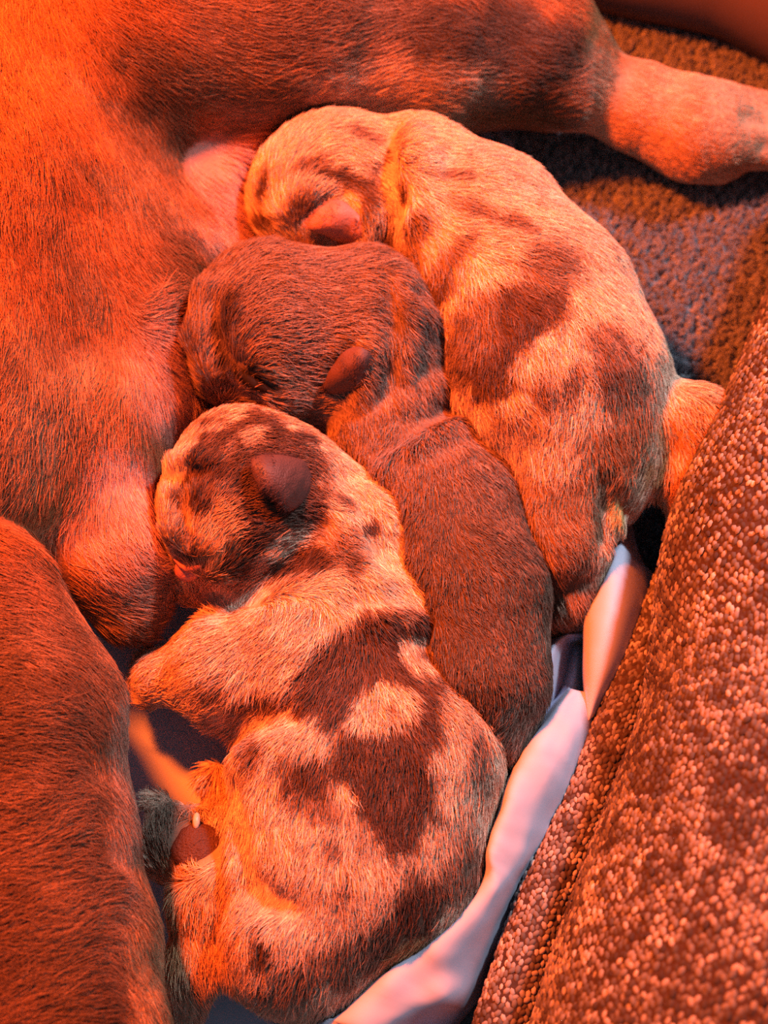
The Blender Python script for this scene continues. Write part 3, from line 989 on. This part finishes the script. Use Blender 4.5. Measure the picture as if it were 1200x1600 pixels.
def tube_mesh(name, path, radii, mat, parent, n=48, ns=6, lump=0.0, seed=0):
    c, r, t, s, u = tube(path, radii, n, ns)
    th = np.linspace(0, 2 * math.pi, n, endpoint=False)
    v = c[:, None] + r[:, None, None] * (np.cos(th)[None, :, None] * s[:, None] + np.sin(th)[None, :, None] * u[:, None])
    m = len(c)
    v = v.reshape(-1, 3)
    if lump:
        v = v + lump * noise(v, 0.05, seed)[:, None] * nrm(v - np.repeat(c, n, 0))
    v = np.concatenate([v, c[:1] - t[:1] * r[0] * .5, c[-1:] + t[-1:] * r[-1] * .5])
    f = []
    for i in range(m - 1):
        for j in range(n):
            k = (j + 1) % n
            f.append((i * n + j, i * n + k, (i + 1) * n + k, (i + 1) * n + j))
    for j in range(n):
        k = (j + 1) % n
        f.append((m * n, j + 0, k, k))
        f.append((m * n + 1, (m - 1) * n + k, (m - 1) * n + j, (m - 1) * n + j))
    quads = [q for q in f if len(set(q)) == 4]
    tris = [q[:3] if q[2] == q[3] else q for q in f if len(set(q)) == 3]
    o = mesh_obj(name, v, [(a, b, c_, d) for a, b, c_, d in quads], mat, parent)
    import bmesh
    bm_ = bmesh.new()
    bm_.from_mesh(o.data)
    bm_.verts.ensure_lookup_table()
    for tr in tris:
        try:
            fc = bm_.faces.new([bm_.verts[k] for k in dict.fromkeys(tr)])
            fc.smooth = True
        except Exception:
            pass
    bmesh.ops.recalc_face_normals(bm_, faces=bm_.faces)
    bm_.to_mesh(o.data)
    bm_.free()
    return o


def knit(name, path, radii, parent, a0, a1, pw, ph, seed, lump=0.0, lseed=0, ns=24):
    """stitches standing on a tube between two angles: every stitch its own little bump of yarn"""
    c, r, t, s, u = tube(path, radii, 8, ns)
    arc = np.concatenate([[0], np.cumsum(np.linalg.norm(np.diff(c, axis=0), axis=1))])
    rows = np.arange(0, arc[-1], ph)
    rm = max(radii)
    cols = int((a1 - a0) * rm / pw)
    I, J = np.meshgrid(np.arange(len(rows)), np.arange(cols), indexing='ij')
    I, J = I.ravel(), J.ravel()
    al = rows[I] + np.where(J % 2, ph * .5, 0) + RNG.normal(0, ph * .09, len(I))
    th = a0 + (a1 - a0) * (J + 0.5 + RNG.normal(0, .09, len(I))) / cols

    def at(x):
        return np.stack([np.interp(al, arc, x[:, k]) for k in range(3)], 1)

    C, T, S, U = at(c), nrm(at(t)), nrm(at(s)), nrm(at(u))
    R = np.interp(al, arc, r)
    N = np.cos(th)[:, None] * S + np.sin(th)[:, None] * U
    B = -np.sin(th)[:, None] * S + np.cos(th)[:, None] * U
    p = C + R[:, None] * N
    if lump:
        p = p + lump * noise(p, 0.05, lseed)[:, None] * N
    qx, qy, _ = proj(p)
    ok = (qx > -40) & (qx < 1420) & (qy > -120) & (qy < 1800) & (R > 0.003)
    p, T, N, B, I, J, R = p[ok], T[ok], N[ok], B[ok], I[ok], J[ok], R[ok]
    m = len(p)
    p = p + RNG.normal(0, .00022, (m, 3))
    tilt = np.where(J % 2, 0.42, -0.42) + RNG.normal(0, .3, m)
    la = T * np.cos(tilt)[:, None] + B * np.sin(tilt)[:, None]
    lb = np.cross(N, la)
    sc = (R / rm)[:, None]
    k = 6
    an = np.arange(k) * 2 * math.pi / k
    vs = [p + N * pw * .28 * RNG.uniform(.7, 1.15, (m, 1))]
    for rr, hh in ((.62, .24), (1.0, -.12)):
        for a in an:
            vs.append(p + la * (math.cos(a) * rr * ph * .66) + lb * (math.sin(a) * rr * pw * .57) * sc + N * pw * hh)
    v = np.stack(vs, 1)
    loc = [(0, 1 + i, 1 + (i + 1) % k) for i in range(k)]
    for i in range(k):
        j = (i + 1) % k
        loc += [(1 + i, 1 + k + i, 1 + k + j), (1 + i, 1 + k + j, 1 + j)]
    f = (np.arange(m)[:, None, None] * v.shape[1] + np.array(loc)[None]).reshape(-1, 3)
    # melange yarn: runs of dark and light along each course
    run = hsh(I.astype(np.int64), (J // 3 + (I * 7) % 5).astype(np.int64), np.zeros(m, np.int64), seed)
    one = RNG.random(m)
    tone = np.clip(0.55 * run + 0.45 * one + 0.22 * noise(p, 0.02, seed), 0, 1)
    cl = np.array([.06, .042, .040]) * (1 - tone[:, None]) ** 1.5 + np.array([.52, .47, .45]) * tone[:, None] ** 1.9
    o = mesh_obj(name, v.reshape(-1, 3), f, M_YARN, parent, np.repeat(np.clip(cl, 0, 1), v.shape[1], 0))
    o['kind'] = 'stuff'
    return o


# the near bolster on the right and the padded welt along its foot
def edge_path(pts, rw, z):
    out = []
    for (px, py), (dx, dy) in pts:
        e = P(px, py, z)
        s = FPX / depth(e)
        out.append(P(px + dx * rw * s, py + dy * rw * s, z))
    return out


RB = 0.082
dirs = (.95, .31)
bp = edge_path([((1330, 150), dirs), ((1205, 500), dirs), ((1120, 690), dirs), ((1052, 862), dirs), ((1018, 1090), dirs), ((948, 1300), dirs), ((874, 1500), dirs), ((812, 1700), dirs), ((730, 1900), dirs)], RB, 0.058)
bol = tube_mesh('bolster', bp, [RB] * len(bp), M_KNITBASE, bed, 64, 8, 0.002, 31)
knit('knitted_cover', bp, [RB] * len(bp), bol, -0.55, 0.5 * math.pi + 1.5, 0.0018, 0.0023, 41, 0.002, 31)
wp = [P(px, py, z) for px, py, z in ((1085, 800, .022), (1056, 870, .026), (1040, 930, .030), (1022, 1000, .034), (986, 1100, .036), (946, 1200, .036), (906, 1300, .036), (860, 1400, .036), (826, 1500, .036), (794, 1600, .036), (752, 1720, .036), (690, 1850, .036))]
wr = [.003, .0045, .006, .0075, .0088, .0094, .0098, .0100, .0102, .0104, .0104, .0104]
welt = tube_mesh('welt', wp, wr, M_KNITBASE, bed, 32, 8, 0.0, 0)
knit('knitted_cover', wp, wr, welt, -0.6, 0.5 * math.pi + 1.5, 0.0017, 0.0022, 43, ns=24)

# the smooth far side of the bed, top right
RF = 0.06
fd = (.28, -.96)
RF = 0.048
fp = edge_path([((780, -40), fd), ((870, -2), fd), ((965, 24), fd), ((1060, 48), fd), ((1130, 68), fd), ((1200, 96), fd), ((1290, 135), fd), ((1400, 190), fd)], RF, 0.030)
tube_mesh('far_bolster', fp, [RF] * len(fp), M_SMOOTH, bed, 64, 8, 0.003, 77)

# ------------------------------------------------------------------ the cotton sheet
sheet = thing('sheet', 'pale lilac cotton sheet under the puppies, crumpled up against the knitted bolster', 'sheet', P(700, 1300, 0.0))
parts = []
fl = [[(x, y, -.0016) for x in np.linspace(60, xr, 14)] for y, xr in ((150, 803), (260, 803), (500, 800), (800, 830), (950, 850), (1100, 850), (1300, 800), (1450, 700), (1580, 600), (1720, 520))]
parts.append(loft(fl, 8, 6, 0.0006, 201, 0.02))
parts.append(loft([
    [(404, 1568, .006), (406, 1580, .022), (440, 1640, .026), (480, 1680, .020), (500, 1700, .006)],
    [(498, 1578, .010), (503, 1590, .036), (585, 1640, .042), (670, 1668, .022), (712, 1684, .006)],
    [(528, 1570, .012), (536, 1586, .042), (600, 1604, .046), (665, 1616, .024), (702, 1628, .006)],
    [(612, 1488, .016), (622, 1502, .046), (670, 1535, .046), (712, 1562, .040), (735, 1582, .008)],
    [(682, 1436, .018), (692, 1450, .046), (728, 1478, .046), (757, 1502, .028), (780, 1517, .010)],
    [(746, 1366, .020), (758, 1377, .046), (784, 1393, .046), (806, 1402, .029), (828, 1414, .012)],
    [(756, 1318, .022), (766, 1326, .050), (800, 1340, .047), (832, 1352, .034), (852, 1364, .014)],
    [(776, 1253, .022), (787, 1260, .050), (825, 1276, .048), (866, 1290, .036), (890, 1302, .014)],
    [(806, 1173, .020), (818, 1180, .048), (860, 1196, .048), (904, 1206, .036), (928, 1214, .014)],
    [(846, 1118, .018), (856, 1124, .044), (885, 1132, .044), (916, 1138, .036), (950, 1144, .014)],
    [(880, 1070, .014), (890, 1076, .034), (905, 1080, .034), (928, 1084, .030), (965, 1088, .014)]], 10, 10, 0.0019, 205, 0.009))
parts.append(loft([
    [(914, 1128, .030), (917, 1127, .036), (924, 1122, .037), (934, 1116, .031), (946, 1110, .015)],
    [(911, 1040, .024), (916, 1040, .038), (944, 1041, .043), (976, 1040, .034), (1002, 1040, .015)],
    [(910, 960, .020), (915, 960, .036), (953, 957, .045), (994, 956, .036), (1028, 956, .012)],
    [(911, 896, .016), (918, 898, .030), (955, 892, .043), (990, 892, .035), (1024, 902, .012)],
    [(938, 868, .016), (944, 868, .024), (962, 864, .036), (982, 868, .030), (1008, 882, .010)],
    [(960, 846, .010), (963, 847, .018), (968, 848, .026), (978, 846, .022), (996, 852, .008)],
    [(970, 822, .006), (975, 822, .010), (981, 818, .016), (986, 820, .013), (991, 828, .004)]], 10, 8, 0.0006, 207, 0.014))
parts.append(loft([
    [(806, 1202, .010), (812, 1196, .019), (822, 1190, .016), (836, 1186, .010)],
    [(832, 1096, .012), (846, 1095, .027), (858, 1100, .021), (874, 1110, .010)],
    [(842, 1008, .012), (862, 1014, .027), (880, 1020, .020), (894, 1030, .008)],
    [(880, 978, .010), (893, 983, .023), (905, 990, .017), (913, 1000, .006)],
    [(904, 960, .008), (910, 964, .017), (916, 970, .012), (921, 976, .006)]], 8, 8, 0.0012, 209, 0.007))
parts.append(loft([[(868, 1082, .012), (892, 1090, .020), (918, 1100, .014)], [(884, 1030, .010), (900, 1035, .016), (918, 1040, .012)], [(888, 985, .006), (902, 985, .010), (920, 985, .008)]], 8, 8, 0.0004, 211, 0.01))
V, Fc, off = [], [], 0
for v, f in parts:
    V.append(v)
    Fc.append(f + off)
    off += len(v)
V = np.concatenate(V)
for fn in (f3, f2, f1, fm):
    for _ in range(4):
        dd_ = fn(V)
        g = np.stack([fn(V + e) - fn(V - e) for e in np.eye(3) * 0.0006], 1)
        g = nrm(g)
        V = V + g * np.maximum(0.0016 - dd_, 0)[:, None]
so = mesh_obj('cloth', V, np.concatenate(Fc), M_SHEET, sheet)
sm = so.modifiers.new('cloth_thickness', 'SOLIDIFY')
sm.thickness = 0.0005

# ------------------------------------------------------------------ small details
def blob(name, c, r, axes, mat, parent, seg=20, ring=12, noise_amp=0.0, seed=0):
    v, f = [], []
    for i in range(ring + 1):
        a = math.pi * i / ring
        for j in range(seg):
            b = 2 * math.pi * j / seg
            v.append((math.sin(a) * math.cos(b), math.sin(a) * math.sin(b), math.cos(a)))
    for i in range(ring):
        for j in range(seg):
            k = (j + 1) % seg
            f.append((i * seg + j, (i + 1) * seg + j, (i + 1) * seg + k, i * seg + k))
    v = np.array(v) * np.array(r)
    v = c + v @ np.array(axes)
    if noise_amp:
        v = v + noise_amp * noise(v, 0.0025, seed)[:, None] * nrm(v - c)
    return mesh_obj(name, v, f, mat, parent)


def frame(n, d):
    n = nrm(np.array(n))
    d = np.array(d) - n * (np.array(d) @ n)
    d = nrm(d)
    return [d, np.cross(n, d), n]


def on(b, px, py, r):
    c, n = surf(b, px, py, r)
    return c, n


# hind paw pad and claw of the front puppy
c, nn = on(b3, 310, 1326, 8)
ax = frame(0.5 * nn + 0.5 * nrm(CAM - c), UP)
blob('paw_pad', c, (.0088, .0088, .0036), ax, M_PAD, p3, 24, 14, .0007, 5)
blob('claw', c + ax[0] * .0085 + ax[2] * .0028 + ax[1] * .001, (.0030, .0013, .0013), ax, M_CLAW, p3, 10, 8)
# muzzle of the front puppy
c, nn = on(b3, 292, 893, 8)
ax = frame(0.4 * nn + 0.6 * nrm(CAM - c), UP - .35 * RIGHT)
blob('nose', c, (.0042, .0052, .0026), ax, M_NOSE, p3, 20, 12, .0004, 6)

# closed eye of the grey puppy
def seam(name, b, pts, r, mat, parent):
    q = [surf(b, x, y, 6) for x, y in pts]
    c = np.array([a + n_ * 0.0016 for a, n_ in q])
    V_, F_ = [], []
    k = 8
    for i in range(len(c)):
        t = nrm(c[min(i + 1, len(c) - 1)] - c[max(i - 1, 0)])
        n_ = q[i][1]
        sd = nrm(np.cross(t, n_))
        rr = r * math.sin(math.pi * (i + .35) / (len(c) - .3)) + 1e-4
        V_ += [c[i] + rr * (math.cos(a) * sd + 0.6 * math.sin(a) * n_) for a in np.arange(k) * 2 * math.pi / k]
    for i in range(len(c) - 1):
        F_ += [(i * k + j, i * k + (j + 1) % k, (i + 1) * k + (j + 1) % k, (i + 1) * k + j) for j in range(k)]
    return mesh_obj(name, np.array(V_), F_, mat, parent)


seam('closed_eye', b2, [(370, 580), (380, 586), (390, 593), (400, 600), (412, 606), (424, 610)], .0021, M_EYE, p2)
seam('mouth', b3, [(276, 872), (286, 880), (297, 885), (308, 886), (320, 883)], .0013, M_NOSE, p3)

# ------------------------------------------------------------------ the room's floor under the bed
M_FLOOR = mat_plain('floor_boards', (.20, .14, .10), (.26, .18, .13), 30, 0.6, 0.2, 0.1)
fv = np.array([(-3, -3, -.05), (3, -3, -.05), (3, 3, -.05), (-3, 3, -.05)], float)
fo = mesh_obj('floor', fv, [(0, 1, 2, 3)], M_FLOOR, None, smooth=False)
fo['kind'] = 'structure'
